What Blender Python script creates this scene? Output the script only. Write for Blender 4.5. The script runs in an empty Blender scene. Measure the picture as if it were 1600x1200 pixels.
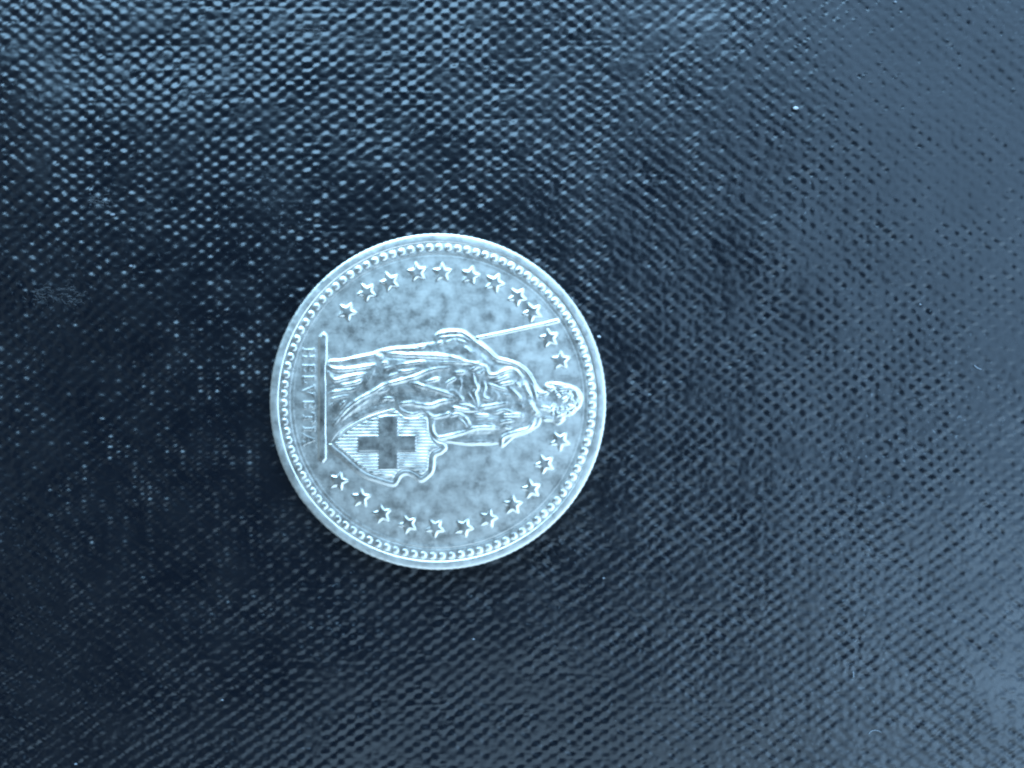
import bpy, math, random
import numpy as np

# ------------------------------------------------------------------ scale
PX = 23.2e-3 / 528.0            # one photograph pixel at the coin's face, in metres
CX, CY, R = 684.5, 627.5, 264.0 # the coin in photograph pixels
THICK = 34.0                    # coin thickness, px (1.5 mm)
WEAVE_TOP = 1.6                 # px, how high the coin rests above the mean cloth level
ZF = (WEAVE_TOP + THICK) * PX   # height of the coin's field above the cloth's mean plane
DIST = 1600 * PX * 26.0 / 36.0  # camera distance above the coin's face

# ------------------------------------------------------------------ camera
scn = bpy.context.scene
col = scn.collection
cam_d = bpy.data.cameras.new("camera")
cam_d.sensor_width = 36.0
cam_d.lens = 26.0
cam_d.clip_start = 0.002
cam_d.clip_end = 10.0
cam_d.dof.use_dof = True
cam_d.dof.focus_distance = DIST
cam_d.dof.aperture_fstop = 9.5
cam = bpy.data.objects.new("camera", cam_d)
cam.location = (0, 0, ZF + DIST)
col.objects.link(cam)
scn.camera = cam

# ------------------------------------------------------------------ world and lamps
w = bpy.data.worlds.new("World")
scn.world = w
w.use_nodes = True
bg = w.node_tree.nodes["Background"]
bg.inputs[0].default_value = (0.42, 0.68, 1.0, 1)
bg.inputs[1].default_value = 0.10

def area(name, az, el, dist, sx, sy, radiance, color):
    d = bpy.data.lights.new(name, 'AREA')
    d.shape = 'RECTANGLE'
    d.size, d.size_y = sx, sy
    d.energy = radiance * math.pi * sx * sy
    d.color = color
    o = bpy.data.objects.new(name, d)
    a, e = math.radians(az), math.radians(el)
    o.location = (dist * math.cos(e) * math.cos(a), dist * math.cos(e) * math.sin(a), dist * math.sin(e))
    from mathutils import Vector
    o.rotation_euler = (-Vector(o.location)).to_track_quat('-Z', 'Y').to_euler()
    col.objects.link(o)

area("window_light_above", 104, 37, 0.50, 0.46, 0.28, 18.0, (0.36, 0.67, 1.0))
area("window_light_beside", 14, 45, 0.50, 0.90, 0.48, 4.2, (0.37, 0.65, 1.0))
area("room_light_below", -70, 43, 0.50, 0.80, 0.42, 3.1, (0.47, 0.73, 1.0))
area("room_light_across", 182, 34, 0.50, 0.45, 0.32, 0.45, (0.55, 0.80, 1.0))

scn.view_settings.view_transform = 'Standard'
scn.view_settings.look = 'None'
scn.view_settings.exposure = 0.0
scn.view_settings.gamma = 1.0
scn.render.engine = 'CYCLES'
scn.cycles.filter_width = 2.0
scn.render.resolution_x, scn.render.resolution_y = 1024, 768

# ------------------------------------------------------------------ helpers
rng = np.random.default_rng(7)
random.seed(7)

def wx(px): return (px - 800.0) * PX
def wy(py): return (600.0 - py) * PX

def vnoise(x, y, scale, seed):
    """smooth value noise in -1..1 at the points x, y"""
    g = np.random.default_rng(seed).uniform(-1, 1, (256, 256))
    u, v = x / scale, y / scale
    i, j = np.floor(u).astype(int), np.floor(v).astype(int)
    fu, fv = u - i, v - j
    fu = fu * fu * (3 - 2 * fu); fv = fv * fv * (3 - 2 * fv)
    i0, i1, j0, j1 = i % 256, (i + 1) % 256, j % 256, (j + 1) % 256
    return ((g[i0, j0] * (1 - fu) + g[i1, j0] * fu) * (1 - fv)
            + (g[i0, j1] * (1 - fu) + g[i1, j1] * fu) * fv)

def sstep(a, b, x):
    t = np.clip((x - a) / (b - a), 0, 1)
    return t * t * (3 - 2 * t)

def mesh_obj(name, verts, quads, mat, parent=None, smooth=True):
    me = bpy.data.meshes.new(name)
    n, m = len(verts), len(quads)
    me.vertices.add(n)
    me.vertices.foreach_set("co", np.asarray(verts, np.float32).ravel())
    me.loops.add(m * 4)
    me.loops.foreach_set("vertex_index", np.asarray(quads, np.int32).ravel())
    me.polygons.add(m)
    me.polygons.foreach_set("loop_start", np.arange(0, m * 4, 4, dtype=np.int32))
    me.polygons.foreach_set("use_smooth", np.full(m, smooth, dtype=bool))
    me.update(calc_edges=True)
    me.materials.append(mat)
    o = bpy.data.objects.new(name, me)
    col.objects.link(o)
    if parent: o.parent = parent
    return o

def new_mat(name):
    m = bpy.data.materials.new(name)
    m.use_nodes = True
    nt = m.node_tree
    return m, nt, nt.nodes["Principled BSDF"]

def node(nt, kind, **kw):
    n = nt.nodes.new(kind)
    for k, v in kw.items():
        setattr(n, k, v)
    return n

def noise_node(nt, vec, scale, detail=4.0, rough=0.55):
    n = node(nt, 'ShaderNodeTexNoise')
    n.inputs['Scale'].default_value = scale
    n.inputs['Detail'].default_value = detail
    n.inputs['Roughness'].default_value = rough
    nt.links.new(vec, n.inputs['Vector'])
    return n

def ramp(nt, fac, stops):
    r = node(nt, 'ShaderNodeValToRGB')
    el = r.color_ramp.elements
    while len(el) < len(stops): el.new(0.5)
    for e, (p, c) in zip(el, stops):
        e.position = p
        e.color = (c, c, c, 1) if not isinstance(c, tuple) else (*c, 1)
    nt.links.new(fac, r.inputs[0])
    return r

# ------------------------------------------------------------------ materials
def cloth_material():
    m, nt, b = new_mat("black_bookcloth")
    tc = node(nt, 'ShaderNodeTexCoord')
    v = tc.outputs['Object']
    dust = noise_node(nt, v, 3200, 2.0, 0.6)
    patch = noise_node(nt, v, 55, 5.0, 0.6)
    sp = ramp(nt, dust.outputs[0], [(0.63, 0.0), (0.76, 1.0)])
    pa = ramp(nt, patch.outputs[0], [(0.45, 0.0), (0.75, 1.0)])
    mul = node(nt, 'ShaderNodeMath', operation='MULTIPLY')
    nt.links.new(sp.outputs[0], mul.inputs[0]); nt.links.new(pa.outputs[0], mul.inputs[1])
    mix = node(nt, 'ShaderNodeMix', data_type='RGBA')
    mix.inputs[6].default_value = (0.0008, 0.0020, 0.0044, 1)
    mix.inputs[7].default_value = (0.10, 0.11, 0.12, 1)
    nt.links.new(mul.outputs[0], mix.inputs[0])
    nt.links.new(mix.outputs[2], b.inputs['Base Color'])
    rn = noise_node(nt, v, 260, 5.0, 0.6)
    rr = ramp(nt, rn.outputs[0], [(0.3, 0.24), (0.7, 0.37)])
    nt.links.new(rr.outputs[0], b.inputs['Roughness'])
    b.inputs['Specular IOR Level'].default_value = 0.45
    fine = noise_node(nt, v, 4200, 3.0, 0.6)
    bp = node(nt, 'ShaderNodeBump')
    bp.inputs['Strength'].default_value = 0.35
    bp.inputs['Distance'].default_value = 2.5e-5
    nt.links.new(fine.outputs[0], bp.inputs['Height'])
    nt.links.new(bp.outputs[0], b.inputs['Normal'])
    return m

def coin_material(name, tarnish, rough):
    m, nt, b = new_mat(name)
    tc = node(nt, 'ShaderNodeTexCoord')
    v = tc.outputs['Object']
    cloud = noise_node(nt, v, 1150, 6.0, 0.66)
    spots = noise_node(nt, v, 3200, 4.0, 0.6)
    big = noise_node(nt, v, 120, 3.0, 0.5)
    a = node(nt, 'ShaderNodeMath', operation='MULTIPLY_ADD')
    a.inputs[1].default_value = 0.5
    nt.links.new(spots.outputs[0], a.inputs[0]); nt.links.new(cloud.outputs[0], a.inputs[2])
    a2 = node(nt, 'ShaderNodeMath', operation='MULTIPLY_ADD')
    a2.inputs[1].default_value = 0.5
    nt.links.new(big.outputs[0], a2.inputs[0]); nt.links.new(a.outputs[0], a2.inputs[2])
    c = ramp(nt, a2.outputs[0], [(0.78, tarnish), (1.0, (0.63, 0.595, 0.535))])
    nt.links.new(c.outputs[0], b.inputs['Base Color'])
    b.inputs['Metallic'].default_value = 1.0
    rr = ramp(nt, cloud.outputs[0], [(0.30, rough - 0.07), (0.72, rough + 0.10)])
    nt.links.new(rr.outputs[0], b.inputs['Roughness'])
    bp = node(nt, 'ShaderNodeBump')
    bp.inputs['Strength'].default_value = 0.30
    bp.inputs['Distance'].default_value = 1.2e-5
    fine = noise_node(nt, v, 2600, 4.0, 0.6)
    nt.links.new(fine.outputs[0], bp.inputs['Height'])
    nt.links.new(bp.outputs[0], b.inputs['Normal'])
    return m

M_CLOTH = cloth_material()
M_COIN = coin_material("worn_cupronickel", (0.49, 0.46, 0.41), 0.40)
M_RIM = coin_material("rubbed_cupronickel", (0.60, 0.565, 0.51), 0.42)
M_RELIEF = coin_material("polished_cupronickel", (0.48, 0.45, 0.405), 0.335)
M_FIGURE = coin_material("struck_cupronickel", (0.46, 0.435, 0.39), 0.37)

def plain(name, c, r):
    m, nt, b = new_mat(name)
    tc = node(nt, 'ShaderNodeTexCoord')
    n = noise_node(nt, tc.outputs['Object'], 9000, 2.0)
    rp = ramp(nt, n.outputs[0], [(0.3, tuple(x * 0.7 for x in c)), (0.7, c)])
    nt.links.new(rp.outputs[0], b.inputs['Base Color'])
    b.inputs['Roughness'].default_value = r
    return m
M_LINT = plain("pale_lint", (0.22, 0.23, 0.25), 0.8)
M_DUST = plain("white_dust", (0.5, 0.5, 0.5), 0.6)

# ------------------------------------------------------------------ the cloth
WARP, WEFT = 13.15, 9.65        # thread pitch, px at the coin's face
kcl = (DIST + ZF) / DIST        # cloth lies lower: the same pixel covers a little more
def cloth_height(x, y):
    """x, y in px about the picture's centre, y down; height in px"""
    bx = x + 4.5 * vnoise(x, y, 170, 1) + 1.7 * vnoise(x, y, 34, 2) + 0.9 * vnoise(x, y, 16, 19)
    by = y + 0.04 * x * vnoise(x, y, 900, 16) + 5.5 * vnoise(x, y, 210, 3) + 1.7 * vnoise(x, y, 40, 4) + 0.9 * vnoise(x, y, 15, 14)
    u, v = bx / (WARP * kcl), by / (WEFT * kcl)
    iu, iv = np.round(u), np.round(v)
    # weave: high where the weft passes over, low where the warp does
    c = np.cos(np.pi * u) * np.cos(np.pi * v)
    gate = 0.72 + 0.28 * np.clip(vnoise(x, y, 60, 5) + 0.4 * vnoise(x, y, 25, 6), -1, 1)
    # every crossing differs a little
    gr = np.random.default_rng(11).uniform(-1, 1, (512, 512))
    cell = gr[iu.astype(int) % 512, iv.astype(int) % 512]
    bell = (np.cos(np.pi * (u - iu)) * np.cos(np.pi * (v - iv))) ** 2
    rowv = vnoise(u * 0.12, iv * 7.31, 1.0, 8)
    colv = vnoise(iu * 5.17, v * 0.12, 1.0, 9)
    h = 0.97 * gate * (np.tanh(1.3 * c + 0.25) - math.tanh(0.25)) / math.tanh(1.3)
    t1 = gr[(iu.astype(int) * 3 + 91) % 512, (iv.astype(int) * 5 + 17) % 512]
    t2 = gr[(iu.astype(int) * 7 + 3) % 512, (iv.astype(int) * 3 + 211) % 512]
    h = h + bell * gate * (1.10 * cell + 2.0 * t1 * (u - iu) + 2.0 * t2 * (v - iv))
    h = h + 0.5 * rowv * np.cos(np.pi * (v - iv)) ** 2 + 0.2 * colv * np.cos(np.pi * (u - iu)) ** 2
    # coating fills some hollows
    fill = sstep(0.30, 0.75, vnoise(x, y, 22, 12) + 0.5 * vnoise(x, y, 9, 13))
    h = h * (1 - 0.6 * fill) + 0.25 * fill
    h = h + 0.40 * vnoise(x, y, 7.5, 10)
    away = sstep(R + 10, R + 190, np.hypot(x - (CX - 800), y - (CY - 600)))
    h = h + away * (4.5 * vnoise(x, y, 250, 15) + 1.8 * vnoise(x, y, 105, 18))
    return h

def axis(half, step, half2, step2, far):
    """fine samples where the camera looks, coarser ones round about, then wide ones"""
    inner = np.arange(-half, half + step, step)
    out, p, s = [], inner[-1], step2
    while p < far:
        if p > half2: s *= 1.10
        p += s; out.append(p)
    out = np.array(out)
    return np.concatenate([-out[::-1], inner, out])

ax = axis(840, 1.95, 1230, 3.8, 2900)
ay = axis(640, 1.95, 970, 3.8, 2600)
X, Y = np.meshgrid(ax, ay)
H = cloth_height(X, Y)
fade = 1 - sstep(0, 240, np.maximum(np.abs(X) - 1230, np.abs(Y) - 970))
H[1:-1, 1:-1] = 0.5 * H[1:-1, 1:-1] + 0.125 * (H[:-2, 1:-1] + H[2:, 1:-1] + H[1:-1, :-2] + H[1:-1, 2:])
H = H * fade
# under the coin the cloth is pressed a little
rc = np.hypot(X - (CX - 800), Y - (CY - 600))
press = 1 - sstep(R - 25, R + 6, rc)
H = np.where(press > 0, H * (1 - press) + press * np.minimum(H, WEAVE_TOP - 0.05), H)
verts = np.stack([X * PX, -Y * PX, H * PX], -1).reshape(-1, 3)
ny, nx = X.shape
idx = np.arange(ny * nx).reshape(ny, nx)
quads = np.stack([idx[1:, :-1], idx[1:, 1:], idx[:-1, 1:], idx[:-1, :-1]], -1).reshape(-1, 4)
cloth = mesh_obj("cloth_surface", verts, quads, M_CLOTH)
cloth.cycles.shadow_terminator_geometry_offset = 0.25
cloth.cycles.shadow_terminator_offset = 0.1
cloth["kind"] = "structure"
cloth["label"] = "black coated cloth with a fine raised weave under the coin"

# ------------------------------------------------------------------ the coin
coin = bpy.data.objects.new("coin", None)
coin.empty_display_size = 0.005
coin.location = (wx(CX), wy(CY), WEAVE_TOP * PX)
col.objects.link(coin)
coin["label"] = "worn silver coin with a standing robed figure lying on black woven cloth"
coin["category"] = "coin"

# rim, reeded edge and back: one turned body
NR = 156
na = NR * 8
ang = np.linspace(0, 2 * np.pi, na, endpoint=False)
prof = [(247.2, -2.5, 0), (247.8, 0.2, 0), (248.6, 1.9, 0), (249.8, 2.7, 0), (251.5, 3.0, 0), (254, 3.1, 0), (257, 3.1, 0),
        (259.5, 2.95, 0), (261.3, 2.5, 0.1), (262.6, 1.7, .3), (263.5, 0.6, .7), (264, -1.2, 1), (264, -6, 1), (264, -16, 1),
        (264, -26, 1), (264, -31.5, 1), (262.8, -33.3, .4), (260, -34, 0), (250, -34, 0), (247, -33.0, 0), (120, -33.0, 0), (2, -33.0, 0)]
pr = np.array(prof)
reed = 0.38 * np.cos(ang * NR) * (1 + 0.3 * vnoise(np.cos(ang) * 50, np.sin(ang) * 50, 3, 21))
RR = pr[:, 0][:, None] + pr[:, 2][:, None] * (reed[None, :] - 0.3)
A2 = np.broadcast_to(ang, RR.shape)
xx, yy = RR * np.cos(A2), RR * np.sin(A2)
wear = 0.22 * vnoise(xx + 500, yy + 500, 16, 22) + 0.16 * vnoise(xx + 500, yy + 500, 6, 23)
top = (pr[:, 1] > 0)[:, None]
ZZ = pr[:, 1][:, None] + np.where(top, wear, 0)
v = np.stack([xx * PX, -yy * PX, (ZZ + THICK) * PX], -1).reshape(-1, 3)
np_, _ = RR.shape
ii = np.arange(np_ * na).reshape(np_, na)
a, b_ = ii[:-1], ii[1:]
q = np.stack([a, b_, np.roll(b_, -1, 1), np.roll(a, -1, 1)], -1).reshape(-1, 4)
mesh_obj("rim_and_edge", v, q[:, ::-1], M_RIM, coin)["label"] = "smooth raised rim with finely ridged edge"

# --- relief: one height field, cut up into the parts it shows
STEP = 0.75
gx = np.arange(CX - 249.75, CX + 249.75 + STEP, STEP)
gy = np.arange(CY - 249.75, CY + 249.75 + STEP, STEP)
GX, GY = np.meshgrid(gx, gy)
RAD = np.hypot(GX - CX, GY - CY)
ANG = np.arctan2(GY - CY, GX - CX)
HH = np.zeros_like(GX)
LAB = np.zeros(GX.shape, np.int32)
PARTS = {}                      # label id -> (name, label, key of parent)
def part(name, label=None, parent=None):
    k = len(PARTS) + 1
    PARTS[k] = (name, label, parent)
    return k

def window(pts, pad):
    p = np.asarray(pts, float)
    x0, x1 = p[:, 0].min() - pad, p[:, 0].max() + pad
    y0, y1 = p[:, 1].min() - pad, p[:, 1].max() + pad
    i0, i1 = np.searchsorted(gx, [x0, x1]); j0, j1 = np.searchsorted(gy, [y0, y1])
    return slice(j0, j1), slice(i0, i1)

def smooth_line(pts, n=6, closed=False):
    p = np.asarray(pts, float)
    if len(p) < 3 and not closed: return p
    q = np.vstack([p[-1], p, p[0], p[1]]) if closed else np.vstack([2 * p[0] - p[1], p, 2 * p[-1] - p[-2]])
    out = []
    for i in range(1, len(q) - 2):
        p0, p1, p2, p3 = q[i - 1], q[i], q[i + 1], q[i + 2]
        for t in np.arange(n) / n:
            out.append(0.5 * (2 * p1 + (p2 - p0) * t + (2 * p0 - 5 * p1 + 4 * p2 - p3) * t * t + (3 * p1 - p0 - 3 * p2 + p3) * t ** 3))
    if not closed: out.append(p[-1])
    return np.array(out)

def seg_dist(x, y, pts, taper=None):
    """distance to a polyline; with taper also the place along it, 0..1"""
    best = np.full(x.shape, 1e9); along = np.zeros(x.shape)
    L = np.concatenate([[0], np.cumsum(np.hypot(*np.diff(pts, axis=0).T))])
    for k in range(len(pts) - 1):
        ax_, ay_ = pts[k]; bx_, by_ = pts[k + 1]
        dx, dy = bx_ - ax_, by_ - ay_
        l2 = dx * dx + dy * dy + 1e-9
        t = np.clip(((x - ax_) * dx + (y - ay_) * dy) / l2, 0, 1)
        d = np.hypot(x - ax_ - t * dx, y - ay_ - t * dy)
        m = d < best
        best = np.where(m, d, best)
        along = np.where(m, (L[k] + t * (L[k + 1] - L[k])) / (L[-1] + 1e-9), along)
    return best, along

def poly_sd(x, y, pts):
    p = np.vstack([pts, pts[:1]])
    d, _ = seg_dist(x, y, p)
    inside = np.zeros(x.shape, bool)
    for k in range(len(p) - 1):
        x0, y0 = p[k]; x1, y1 = p[k + 1]
        if y0 == y1: continue
        c = ((y0 > y) != (y1 > y)) & (x < (x1 - x0) * (y - y0) / (y1 - y0) + x0)
        inside ^= c
    return np.where(inside, d, -d)

# field
fld = 0.10 * vnoise(GX, GY, 26, 31) + 0.05 * vnoise(GX, GY, 9, 32) + 0.9 * (RAD / 230.0) ** 4 * 0.5
fld += 0.45 * np.exp(-((RAD - 227.0) / 1.8) ** 2) * (0.35 + 0.65 * sstep(-0.2, 0.6, np.cos(ANG - 2.2)))
fld += 0.8 * sstep(229, 233, RAD)
HH += fld

def put(sl, h, mask, lab):
    """raise the window by h and give the mask to the part"""
    HH[sl] = np.where(h > 0, np.maximum(HH[sl], fld[sl] + h), HH[sl])
    LAB[sl] = np.where(mask, lab, LAB[sl])

# beads
NB = 103
for k in range(NB):
    t = 2 * np.pi * (k + 0.35) / NB
    rr_ = 240.6 + random.uniform(-0.4, 0.4)
    bxk, byk = CX + rr_ * math.cos(t), CY + rr_ * math.sin(t)
    sl = window([(bxk, byk)], 10)
    dx, dy = GX[sl] - bxk, GY[sl] - byk
    er = dx * math.cos(t) + dy * math.sin(t); et = -dx * math.sin(t) + dy * math.cos(t)
    d = (np.abs(er / 6.3) ** 2.6 + np.abs(et / 6.7) ** 2.2) ** (1 / 2.4)
    h = (2.1 + random.uniform(-.25, .2)) * (1 - sstep(0.36, 1.02, d)) * (1 - 0.12 * vnoise(GX[sl], GY[sl], 4, 40 + k))
    put(sl, h, d < 1.02, part("bead"))

# stars
STARS = [(542.5, 487), (573.4, 456.4), (609, 440), (652, 425), (691, 426), (735, 430.5), (773, 442), (808.5, 463.5), (832, 488),
         (858, 528), (876, 563), (875, 689), (851, 725), (830, 764), (801, 789), (763, 810), (725, 824), (680, 824.5),
         (637.5, 819), (597, 803), (564, 778), (529, 751.5)]
for k, (sx, sy) in enumerate(STARS):
    t0 = math.atan2(sy - CY, sx - CX)
    ro = 14.6 + random.uniform(-.5, .4); ri = 7.2
    pts = [(sx + (ro if i % 2 == 0 else ri) * math.cos(t0 + i * math.pi / 5),
            sy + (ro if i % 2 == 0 else ri) * math.sin(t0 + i * math.pi / 5)) for i in range(10)]
    sl = window(pts, 4)
    sd = poly_sd(GX[sl], GY[sl], np.array(pts))
    h = (2.3 + random.uniform(-.3, .2)) * sstep(-2.2, 1.9, sd)
    put(sl, h, sd > -2.0, part("star"))

# lettering in the exergue: reads down the picture, letter tops to the right
def letter(ch, yc, wd, strokes):
    lab = part("letter", "letter " + ch)
    x0, x1 = 474.0, 491.0
    for (u0, v0, u1, v1, wdt) in strokes:      # u across the letter -1..1, v 0 foot .. 1 top
        p = np.array([(x0 + (x1 - x0) * v0, yc + u0 * wd / 2), (x0 + (x1 - x0) * v1, yc + u1 * wd / 2)])
        sl = window(p, 6)
        d, _ = seg_dist(GX[sl], GY[sl], p)
        h = 1.0 * (1 - sstep(wdt * 0.35, wdt + 1.5, d))
        put(sl, h, d < wdt + 1.0, lab)
S, T_ = 1.7, 1.0
letter("H", 553, 14, [(-.8, 0, -.8, 1, S), (.8, 0, .8, 1, S), (-.8, .5, .8, .5, T_), (-1.1, 0, -.5, 0, T_), (.5, 0, 1.1, 0, T_), (-1.1, 1, -.5, 1, T_), (.5, 1, 1.1, 1, T_)])
letter("E", 576, 11, [(-.7, 0, -.7, 1, S), (-.9, 0, .8, 0, T_), (-.9, 1, .8, 1, T_), (-.7, .52, .45, .52, T_), (.8, 0, .9, .18, T_), (.8, 1, .9, .82, T_)])
letter("L", 594, 11, [(-.7, 0, -.7, 1, S), (-1, 0, .8, 0, T_), (-1, 1, -.3, 1, T_), (.8, 0, .9, .25, T_)])
letter("V", 611, 15, [(-.85, 1, .05, 0, S), (.85, 1, .05, 0, T_), (-1.1, 1, -.5, 1, T_), (.5, 1, 1.1, 1, T_)])
letter("E", 633, 11, [(-.7, 0, -.7, 1, S), (-.9, 0, .8, 0, T_), (-.9, 1, .8, 1, T_), (-.7, .52, .45, .52, T_), (.8, 0, .9, .18, T_), (.8, 1, .9, .82, T_)])
letter("T", 653, 14, [(0, 0, 0, 1, S), (-.9, 1, .9, 1, T_), (-.4, 0, .4, 0, T_), (-.9, 1, -1, .8, T_), (.9, 1, 1, .8, T_)])
letter("I", 670.5, 8, [(0, 0, 0, 1, S), (-.6, 0, .6, 0, T_), (-.6, 1, .6, 1, T_)])
letter("A", 687, 16, [(-.8, 0, 0, 1, T_), (.8, 0, 0, 1, S), (-.45, .38, .45, .38, T_), (-1.1, 0, -.55, 0, T_), (.45, 0, 1.1, 0, T_)])

# ground bar
bar = part("ground_line", "straight raised bar under the figure's feet")
p = [(500.5, 527), (506, 521.5), (509.5, 525), (509.0, 640), (508.0, 716), (504.5, 720.5), (499.5, 716), (500.0, 640)]
sl = window(p, 8)
sd = poly_sd(GX[sl], GY[sl], np.array(p, float))
put(sl, 2.3 * sstep(-4.0, 1.2, sd), sd > -3.8, bar)

# shield
shield = part("shield", "shield with hatched face and raised border")
sp_ = smooth_line([(513, 692), (519, 683), (530, 673), (545, 662), (567, 650), (592, 641), (614, 635), (626, 628), (640, 630), (660, 640), (672, 646), (677, 656),
                   (678, 672), (684, 686), (695, 694), (697, 701), (690, 708), (680, 713), (678.5, 726), (676, 738), (666, 748), (657, 752), (646, 745),
                   (636, 741), (627, 744), (619, 757), (610, 758), (592, 753), (570, 745), (553, 733), (532, 714), (517, 702)], 4, True)
sl = window(sp_, 8)
sd = poly_sd(GX[sl], GY[sl], sp_)
x_, y_ = GX[sl], GY[sl]
h = 2.2 * sstep(-3.2, 2.6, sd)
h -= 1.35 * np.exp(-((sd - 8.0) / 1.7) ** 2)
ins = sstep(9.5, 12, sd)
skew = y_ + 0.012 * (x_ - 600) + 0.7 * vnoise(x_, y_, 30, 61)
hat = np.cos(2 * np.pi * skew / 5.2)
hat = np.sign(hat) * np.abs(hat) ** 0.8
h += ins * (1.15 * hat * (0.75 + 0.35 * vnoise(x_, y_, 13, 62)) - 0.05)
cr = np.array([(593, 652), (621, 652), (621, 681), (649, 681), (649, 704), (621, 704), (621, 732), (593, 732), (593, 704), (561, 704), (561, 681), (593, 681)], float)
cd = poly_sd(x_, y_, cr)
k_ = sstep(-2.6, 0.6, cd)
h = h * (1 - k_) + k_ * 3.1
put(sl, h, sd > -3.0, shield)
cross = part("cross", "plain raised cross on the shield", shield)
LAB[sl] = np.where(cd > -1.0, cross, LAB[sl])

# spear
spear = part("spear", "thin raised spear held by the figure")
for pts, w0, hh in (([(731, 531), (790, 519), (862, 503.5)], 1.4, 1.8), ([(852, 506), (862, 503.5), (871, 501.5)], 2.4, 1.9)):
    P = smooth_line(pts, 8)
    sl = window(P, 8)
    d, al = seg_dist(GX[sl], GY[sl], P)
    wl = w0 * (1 + 0.12 * vnoise(GX[sl], GY[sl], 6, 66))
    put(sl, hh * (1 - sstep(wl * 0.2, wl + 2.0, d)), d < wl + 1.7, spear)

# the standing figure
fig = part("figure", "robed standing figure in relief, head towards the rim")
FO = smooth_line([(512, 640), (512, 600), (513, 566), (535, 562.5), (560, 557), (580, 553), (597, 547), (618, 543.5), (640, 542), (662, 539), (680, 536), (681, 526),
                  (690, 518), (712, 516), (726, 519), (737, 527), (745, 531), (760, 543), (777, 558), (800, 564), (818, 574), (831, 590), (840, 607),
                  (850, 611), (853, 601), (862, 598), (875, 599), (890, 603), (902, 609), (909, 621), (905, 635), (894, 646), (882, 655), (872, 662), (862, 657),
                  (852, 656), (845, 652), (840, 664), (828, 673), (806, 681), (792, 692), (784, 698), (779, 692), (760, 694), (730, 694), (704, 690), (686, 688),
                  (676, 678), (672, 664), (671, 652), (664, 645), (654, 648), (642, 651), (630, 647), (621, 639), (615, 636), (592, 642), (567, 651),
                  (545, 663), (528, 676), (514, 690)], 4, True)
sl = window(FO, 8)
x_, y_ = GX[sl], GY[sl]
fsd = poly_sd(x_, y_, FO)
edge_w = 3.4 + 2.6 * vnoise(x_, y_, 17, 74)
base = 1.5 * sstep(-3.2, 1.0, fsd * 4.2 / (edge_w + 1.0) * 0.9) + 1.7 * sstep(0.5, 28, fsd)
ridge = np.zeros_like(x_)
def fold(pts, w0, hh, ends=0.18):
    P = smooth_line(pts, 5)
    s2 = window(P, 3 * w0 + 3)
    # window inside the figure's window
    j0, i0 = max(s2[0].start, sl[0].start), max(s2[1].start, sl[1].start)
    j1, i1 = min(s2[0].stop, sl[0].stop), min(s2[1].stop, sl[1].stop)
    if j1 <= j0 or i1 <= i0: return
    loc = (slice(j0 - sl[0].start, j1 - sl[0].start), slice(i0 - sl[1].start, i1 - sl[1].start))
    xs, ys = x_[loc], y_[loc]
    d, al = seg_dist(xs, ys, P)
    tp = 0.45 + 0.55 * sstep(0, ends, al) * sstep(0, ends, 1 - al)
    g = hh * tp * np.exp(-(d / (w0 * (0.7 + 0.3 * tp))) ** 2)
    if hh > 0: ridge[loc] = np.maximum(ridge[loc], g)
    else: base[loc] += g
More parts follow.
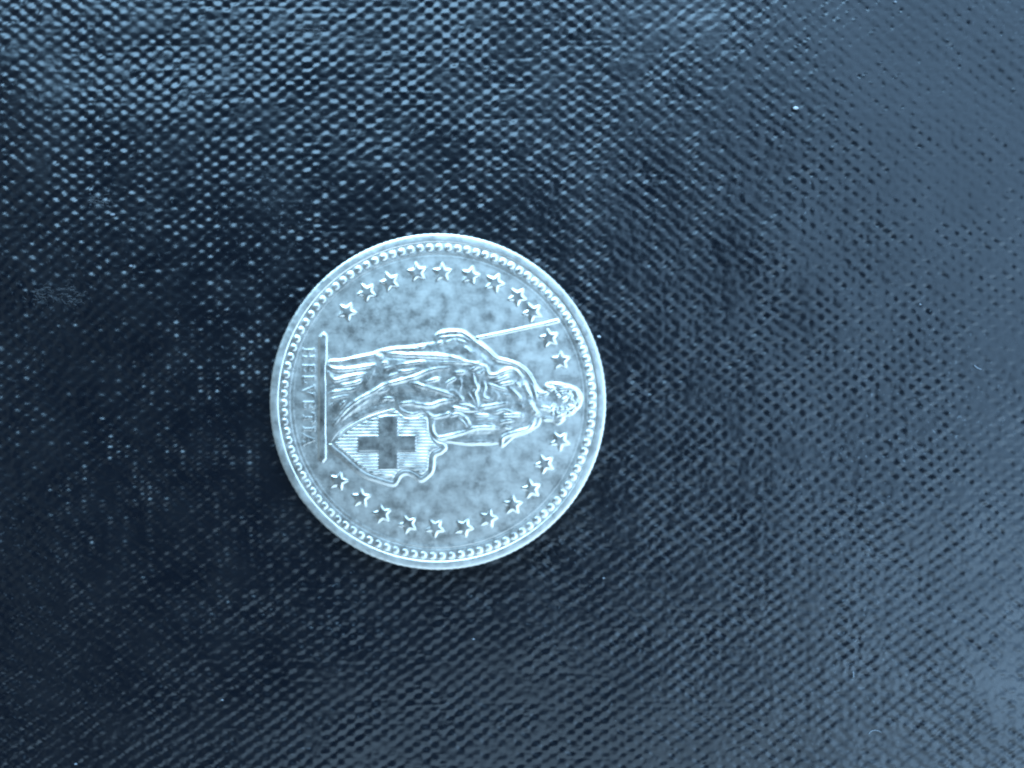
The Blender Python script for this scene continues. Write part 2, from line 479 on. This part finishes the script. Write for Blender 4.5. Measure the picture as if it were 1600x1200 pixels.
F = [
 # skirt, from the feet up
 ([(514, 567), (540, 563), (575, 556.5), (592, 553)], 2.2, 1.0), ([(588, 555), (594, 558), (599, 556)], 3.5, 1.4),
 ([(513, 571), (523, 576.5), (545, 576.5), (565, 574), (586, 570.5)], 2.6, 2.0), ([(513, 582), (519, 591), (526, 594), (545, 589.5), (573, 584)], 2.8, 1.9),
 ([(515, 607), (524, 603.5)], 2.0, 1.0), ([(531, 602), (545, 600.5), (562, 596), (567, 590)], 2.5, 1.7), ([(513, 616), (528, 612), (550, 609), (560, 605)], 3.0, 1.5),
 ([(515, 625), (530, 621), (547, 617)], 2.4, 1.2), ([(516, 634), (526, 628), (533, 634), (541, 625)], 2.0, 1.0), ([(522, 650), (530, 640), (536, 630)], 2.2, 1.0),
 ([(598, 568), (607, 567)], 2.4, 1.6), ([(600, 577), (615, 573)], 2.0, 0.9), ([(574, 586), (566, 600), (556, 613)], 2.0, 0.8), ([(586, 574), (578, 590), (570, 603)], 2.0, 0.8),
 ([(599, 550), (612, 546.5), (640, 545), (656, 545)], 2.0, 1.4), ([(656, 543), (664, 541)], 2.5, 1.5),
 ([(602, 551.5), (620, 553), (645, 555), (670, 555.5), (690, 557), (712, 560), (728, 566)], 3.1, 2.2),
 ([(688, 567), (705, 566), (722, 566.5), (733, 568)], 2.1, 1.5), ([(622, 571), (640, 568), (664, 565)], 2.0, 1.3), ([(624, 580), (635, 580.5), (650, 577.5)], 2.3, 1.4),
 ([(607, 590), (616, 586), (624, 584)], 2.4, 1.1),
 ([(522, 662), (537, 645), (550, 632), (565, 622), (585, 611.5), (603, 601), (620, 596.5), (640, 591.5), (660, 584), (678, 577.5), (700, 574)], 3.0, 2.0),
 ([(532, 658), (548, 643), (562, 633), (578, 622)], 2.4, 1.1), ([(590, 613), (600, 610), (609, 606)], 2.0, 1.2), ([(596, 624), (606, 622), (617, 624)], 2.2, 1.2),
 ([(664, 598), (675, 594.5), (688, 591)], 2.3, 1.5), ([(642, 598), (655, 602), (670, 606), (690, 612), (704, 617), (714, 622)], 3.2, 1.7),
 ([(696, 605), (700, 598), (714, 590)], 2.0, 1.2), ([(700, 613), (710, 612), (718, 619), (724, 628)], 2.6, 1.3), ([(718, 590), (720, 600), (718, 610)], 2.2, 1.0),
 ([(711, 583), (727, 582)], 2.8, 1.4),
 # arm on the hip and upper arm
 ([(684, 523), (698, 519.8), (720, 519.5), (731, 525), (739, 531)], 1.7, 1.5), ([(687, 527.5), (705, 525.5), (721, 525.5), (731, 531), (738, 534)], 1.5, 1.3),
 ([(685, 538), (692, 534)], 2.6, 1.5), ([(696, 536), (706, 532), (713, 530.5)], 1.7, 1.0), ([(715, 531), (729, 536)], 1.7, 1.0), ([(726, 542), (736, 551)], 2.4, 1.2),
 ([(740, 533), (752, 541), (764, 550), (776, 560.5), (790, 564.5), (802, 568), (814, 574), (825, 584), (833, 597), (838, 610)], 2.5, 2.1),
 ([(720, 564), (735, 567), (747, 568), (751, 564)], 2.4, 1.6), ([(737, 578), (748, 571.5), (758, 572)], 2.3, 1.6), ([(744, 585), (752, 583), (758, 577)], 2.4, 1.2),
 ([(759, 574), (764, 585.5), (775, 586.5), (784, 582), (798, 577), (807, 580), (815, 589)], 2.8, 2.0),
 # bodice
 ([(739, 584), (741, 597), (745.5, 606), (741.5, 613), (745, 625), (746, 636)], 2.3, 1.7), ([(755, 596), (757.5, 605), (754, 619), (767, 626)], 2.6, 1.3),
 ([(770, 595), (784, 591), (796, 585)], 2.4, 1.4), ([(781, 601), (795, 598.5), (804, 596)], 2.3, 1.5), ([(763, 600), (780, 606), (792, 610)], 2.0, 1.3),
 ([(795, 604), (803, 612), (814, 624)], 2.5, 1.4), ([(784, 616), (797, 618)], 2.0, 1.0), ([(806, 600), (812, 603)], 2.2, 1.2), ([(732, 615), (739, 625), (744, 634)], 1.8, 1.1),
 ([(774, 612), (778, 618), (776, 625)], 2.2, 0.8), ([(812, 632), (818, 637)], 2.6, 0.9),
 ([(750, 637), (770, 633.5), (790, 630)], 2.6, 1.7), ([(720, 632), (733, 635), (746, 640)], 2.6, 1.5), ([(705, 636), (715, 638.5), (735, 641), (750, 641)], 2.3, 1.8),
 ([(742, 648), (753, 649), (765, 648)], 2.4, 1.6), ([(783, 650), (800, 648), (815, 648)], 2.7, 1.9), ([(773, 645), (788, 641), (802, 645)], 2.0, 1.2),
 ([(745, 657), (762, 656), (776, 655)], 2.0, 1.0), ([(780, 661), (790, 658), (801, 657)], 2.3, 1.5), ([(788, 666), (798, 669)], 2.2, 1.2), ([(742, 664), (758, 662), (772, 663)], 2.0, 1.1),
 # arm over the shield, sleeve and hand
 ([(783.5, 695), (786, 683), (800, 677), (815, 673), (825, 670), (831, 663), (835, 655)], 2.7, 2.3), ([(828, 629), (834, 640), (840, 648)], 3.4, 2.3),
 ([(819, 598), (823, 609), (830, 620)], 3.0, 1.9), ([(830, 598), (835, 610), (838, 622)], 2.8, 1.7),
 ([(627, 631), (645, 629.5), (660, 633), (675, 633), (690, 628), (708, 625)], 3.0, 2.1), ([(621, 628), (625, 639), (635, 645), (647, 647.5), (657, 643)], 2.4, 1.7),
 ([(677, 656), (675, 667), (679, 679), (686, 684), (700, 681.5), (715, 678), (729, 674)], 2.7, 2.1), ([(731, 673), (745, 668), (760, 667), (777, 668)], 2.6, 2.0),
 ([(700, 688), (720, 690), (745, 690.5), (772, 689)], 2.4, 0.9), ([(668, 645), (677, 652), (690, 650), (700, 647), (707, 641)], 2.4, 1.6),
 ([(704, 650), (715, 647), (727, 653), (734, 664)], 2.4, 1.6), ([(716, 653), (724, 660), (730, 668)], 2.2, 1.3),
 # head: neck, hair and wreath
 ([(838, 612), (848, 616), (857, 613)], 2.2, 1.7), ([(842, 621), (853, 620)], 2.0, 1.0),
 ([(854, 604), (860, 607.5), (867, 605)], 3.2, 2.3), ([(866, 601), (874, 602), (881, 606)], 2.4, 1.8), ([(872, 609), (880, 608), (890, 607), (898, 610)], 2.9, 2.3),
 ([(896, 609), (901, 616), (904, 624)], 3.3, 2.4), ([(879, 626), (886, 621), (892, 615)], 2.3, 1.7), ([(889, 622), (895, 628), (899, 627)], 2.4, 1.5), ([(887, 637), (893, 635), (898, 633)], 2.8, 2.0),
 ([(844, 637), (853, 637.5), (861, 640), (866, 632)], 2.7, 1.9), ([(862, 640), (864, 648)], 2.2, 1.3), ([(869, 650), (876, 646), (886, 643)], 2.5, 1.6), ([(872, 641), (880, 638), (886, 633)], 2.0, 1.2),
 ([(850, 655), (858, 652.5), (865, 655)], 2.2, 1.2), ([(874, 655), (880, 652)], 2.2, 1.4),
]
for pts, w0, hh in F: fold(pts, w0 * 1.12, hh * 1.12)
hr = random.Random(5)
for _ in range(34):             # curls and wreath leaves
    a_, r_ = hr.uniform(0, 6.28), hr.uniform(0.45, 1.0)
    hx, hy = 882 + 24 * r_ * math.cos(a_), 626 + 22 * r_ * math.sin(a_)
    if hx < 868 and hy > 612: continue
    t_ = hr.uniform(0, 3.14)
    fold([(hx - 2.5 * math.cos(t_), hy - 2.5 * math.sin(t_)), (hx + 2.5 * math.cos(t_), hy + 2.5 * math.sin(t_))], 1.9, hr.uniform(1.4, 2.5))
G = [([(740, 540), (756, 553), (772, 566), (790, 571), (808, 577)], 4.0, -0.5), ([(606, 559), (640, 560), (690, 562)], 2.0, -0.9), ([(517, 580), (530, 584), (560, 581)], 2.0, -0.8),
     ([(575, 632), (620, 615), (660, 618), (695, 622)], 5.0, -0.6), ([(690, 668), (706, 668)], 8.0, -0.7), ([(735, 680), (770, 679)], 3.5, -0.7), ([(845, 628), (868, 624)], 5, -0.5),
     ([(880, 655), (890, 648), (900, 638)], 2.0, -1.3), ([(868, 640), (874, 644)], 2.0, -0.9), ([(540, 655), (575, 637), (605, 630)], 3.0, -0.7), ([(752, 590), (750, 625)], 2.5, -0.7), ([(748, 644), (800, 653)], 2.0, -0.7)]
for pts, w0, hh in G: fold(pts, w0, hh)
h = base + ridge * (1 + 0.35 * vnoise(x_, y_, 11, 71)) * sstep(-3.0, 1.0, fsd) + sstep(0, 4, fsd) * (0.28 * vnoise(x_, y_, 6, 72) + 0.18 * vnoise(x_, y_, 3.5, 73))
fm = fsd > -2.8
HH[sl] = np.where(fm, fld[sl] + np.maximum(h, 0), HH[sl])
LAB[sl] = np.where(fm, fig, LAB[sl])

# wear: soften everything a little
def blur(a):
    p = np.pad(a, 1, mode='edge')
    a = (p[:-2] + 2 * p[1:-1] + p[2:]) / 4
    return (a[:, :-2] + 2 * a[:, 1:-1] + a[:, 2:]) / 4
for _ in range(3): HH = blur(HH)
HH = fld + 0.70 * (HH - fld)

V = np.stack([(GX - CX) * PX, (CY - GY) * PX, (HH + THICK) * PX], -1).reshape(-1, 3)
ny, nx = GX.shape
idx = np.arange(ny * nx).reshape(ny, nx)
quads = np.stack([idx[1:, :-1], idx[1:, 1:], idx[:-1, 1:], idx[:-1, :-1]], -1).reshape(-1, 4)
cl = LAB[:-1, :-1].ravel()
ok = (RAD[:-1, :-1].ravel() < 249.0)
def cut(sel, name, mat, parent):
    q = quads[sel]
    u, inv = np.unique(q, return_inverse=True)
    return mesh_obj(name, V[u], inv.reshape(-1, 4), mat, parent)
cut(ok & (cl == 0), "field", M_COIN, coin)["label"] = "flat mottled field between the stars and the figure"
made = {}
order = np.argsort(cl, kind='stable'); cs = cl[order]
for k, (nm, lb, par) in PARTS.items():
    a0, a1 = np.searchsorted(cs, [k, k + 1])
    sel = order[a0:a1]; sel = sel[ok[sel]]
    if len(sel) == 0: continue
    o = cut(sel, nm, M_FIGURE if nm in ('figure', 'shield', 'letter', 'bead', 'spear') else M_RELIEF, made[par] if par else coin)
    if lb: o["label"] = lb
    made[k] = o

# ------------------------------------------------------------------ lint and dust
def tube(name, pts, r, mat):
    pts = np.asarray(pts, float); n = len(pts); K = 6
    t = np.gradient(pts, axis=0); t /= np.linalg.norm(t, axis=1)[:, None] + 1e-12
    up = np.array([0, 0, 1.0])
    s = np.cross(t, up); s /= np.linalg.norm(s, axis=1)[:, None] + 1e-12
    b = np.cross(s, t)
    vs = []
    for i in range(n):
        rr = r * (0.35 if i in (0, n - 1) else 1.0)
        for k in range(K):
            a = 2 * math.pi * k / K
            vs.append(pts[i] + rr * (math.cos(a) * s[i] + math.sin(a) * b[i]))
    q = [(i * K + k, i * K + (k + 1) % K, (i + 1) * K + (k + 1) % K, (i + 1) * K + k) for i in range(n - 1) for k in range(K)]
    return mesh_obj(name, vs, q, mat)

def cloth_z(px, py):
    x, y = np.array([(px - 800.0)]), np.array([(py - 600.0)])
    return float(cloth_height(x, y)[0])

def on_cloth(px, py):           # photo pixel -> cloth coordinates in px about the centre
    return (px - 800) * kcl, (py - 600) * kcl

def fibre(px, py, length, a0, curl, r, label):
    x, y = on_cloth(px, py)
    pts, a = [], math.radians(a0)
    n = 9
    for i in range(n):
        z = cloth_z(x + 800, y + 600)
        pts.append((x * PX, -y * PX, (max(z, 0.3) + r * 0.8) * PX))
        x += length / n * math.cos(a); y += length / n * math.sin(a); a += math.radians(curl) / n
    o = tube("lint_fibre", pts, r * PX, M_LINT)
    o["label"] = label; o["category"] = "lint"; o["group"] = "lint and dust on the cloth"

def speck(px, py, r, label, mat=None):
    x, y = on_cloth(px, py)
    z = cloth_z(x + 800, y + 600)
    n, m = 6, 8
    vs, q = [], []
    for i in range(n + 1):
        th = math.pi * i / n
        for k in range(m):
            f = 2 * math.pi * k / m
            rr = r * (1 + 0.25 * random.uniform(-1, 1))
            vs.append(((x + 1.3 * rr * math.sin(th) * math.cos(f)) * PX, (-y + 0.8 * rr * math.sin(th) * math.sin(f)) * PX, (z + r * 0.5 + 0.6 * rr * math.cos(th)) * PX))
    for i in range(n):
        for k in range(m):
            q.append((i * m + k, (i + 1) * m + k, (i + 1) * m + (k + 1) % m, i * m + (k + 1) % m))
    o = mesh_obj("dust_speck", vs, q, mat or M_LINT)
    o["label"] = label; o["category"] = "dust"; o["group"] = "dust specks on the cloth"

speck(1241, 171, 3.4, "largest bright white dust speck lying alone on the bare cloth", M_DUST)
speck(936, 526, 2.6, "tiny white dust speck on the cloth touching the coin's edge", M_DUST)
D1 = "tiny pale dust speck on the black cloth away from the coin"
for (px, py, r) in [(178, 336, 2.8), (206, 416, 2.2), (1437, 476, 2.0), (740, 998, 1.7), (348, 1093, 1.7), (118, 1194, 2.0), (1398, 4, 2.2), (943, 903, 1.7)]:
    speck(px, py, r, D1)
D2 = "short pale lint fibre curled on the black cloth"
for a_ in [(1520, 570, 16, 60, -70, 1.0), (1331, 1047, 13, 80, 20, 0.9), (1355, 1145, 26, -50, 110, 0.6)]:
    fibre(*a_, D2)

M_FLUFF = plain("grey_fluff", (0.055, 0.057, 0.062), 0.95)
def tuft(px, py, hx, hy, n, label):
    vs, qs = [], []
    for _ in range(n):
        a = random.uniform(0, 6.28); r = random.random() ** 0.6
        x, y = on_cloth(px + hx * r * math.cos(a), py + hy * r * math.sin(a))
        d = random.gauss(0.35, 0.5); L = random.uniform(5, 13); cu = random.uniform(-1.2, 1.2)
        pts = []
        for i in range(6):
            pts.append((x, y, max(cloth_z(x + 800, y + 600), -0.6) + 0.35))
            x += L / 5 * math.cos(d); y += L / 5 * math.sin(d); d += cu / 5
        k0 = len(vs)
        w_ = random.uniform(0.35, 0.7)
        for i, (a1, b1, c1) in enumerate(pts):
            ww = w_ * (0.4 if i in (0, 5) else 1)
            for ox, oy, oz in ((0, ww, 0), (0, 0, ww), (0, -ww, 0), (0, 0, -ww)):
                vs.append(((a1 + ox) * PX, -(b1 + oy) * PX, (c1 + oz) * PX))
        for i in range(5):
            for k in range(4):
                qs.append((k0 + i * 4 + k, k0 + i * 4 + (k + 1) % 4, k0 + (i + 1) * 4 + (k + 1) % 4, k0 + (i + 1) * 4 + k))
    o = mesh_obj("lint_tuft", vs, qs, M_FLUFF)
    o["label"] = label; o["category"] = "lint"
tuft(82, 462, 52, 18, 70, "widest thin grey smudge of fluff caught in the weave, level with the coin's top")
tuft(158, 312, 24, 9, 26, "small grey tuft of fluff beside two bright dust specks")
tuft(487, 46, 20, 8, 20, "small pale tuft of fluff among bright weave glints")
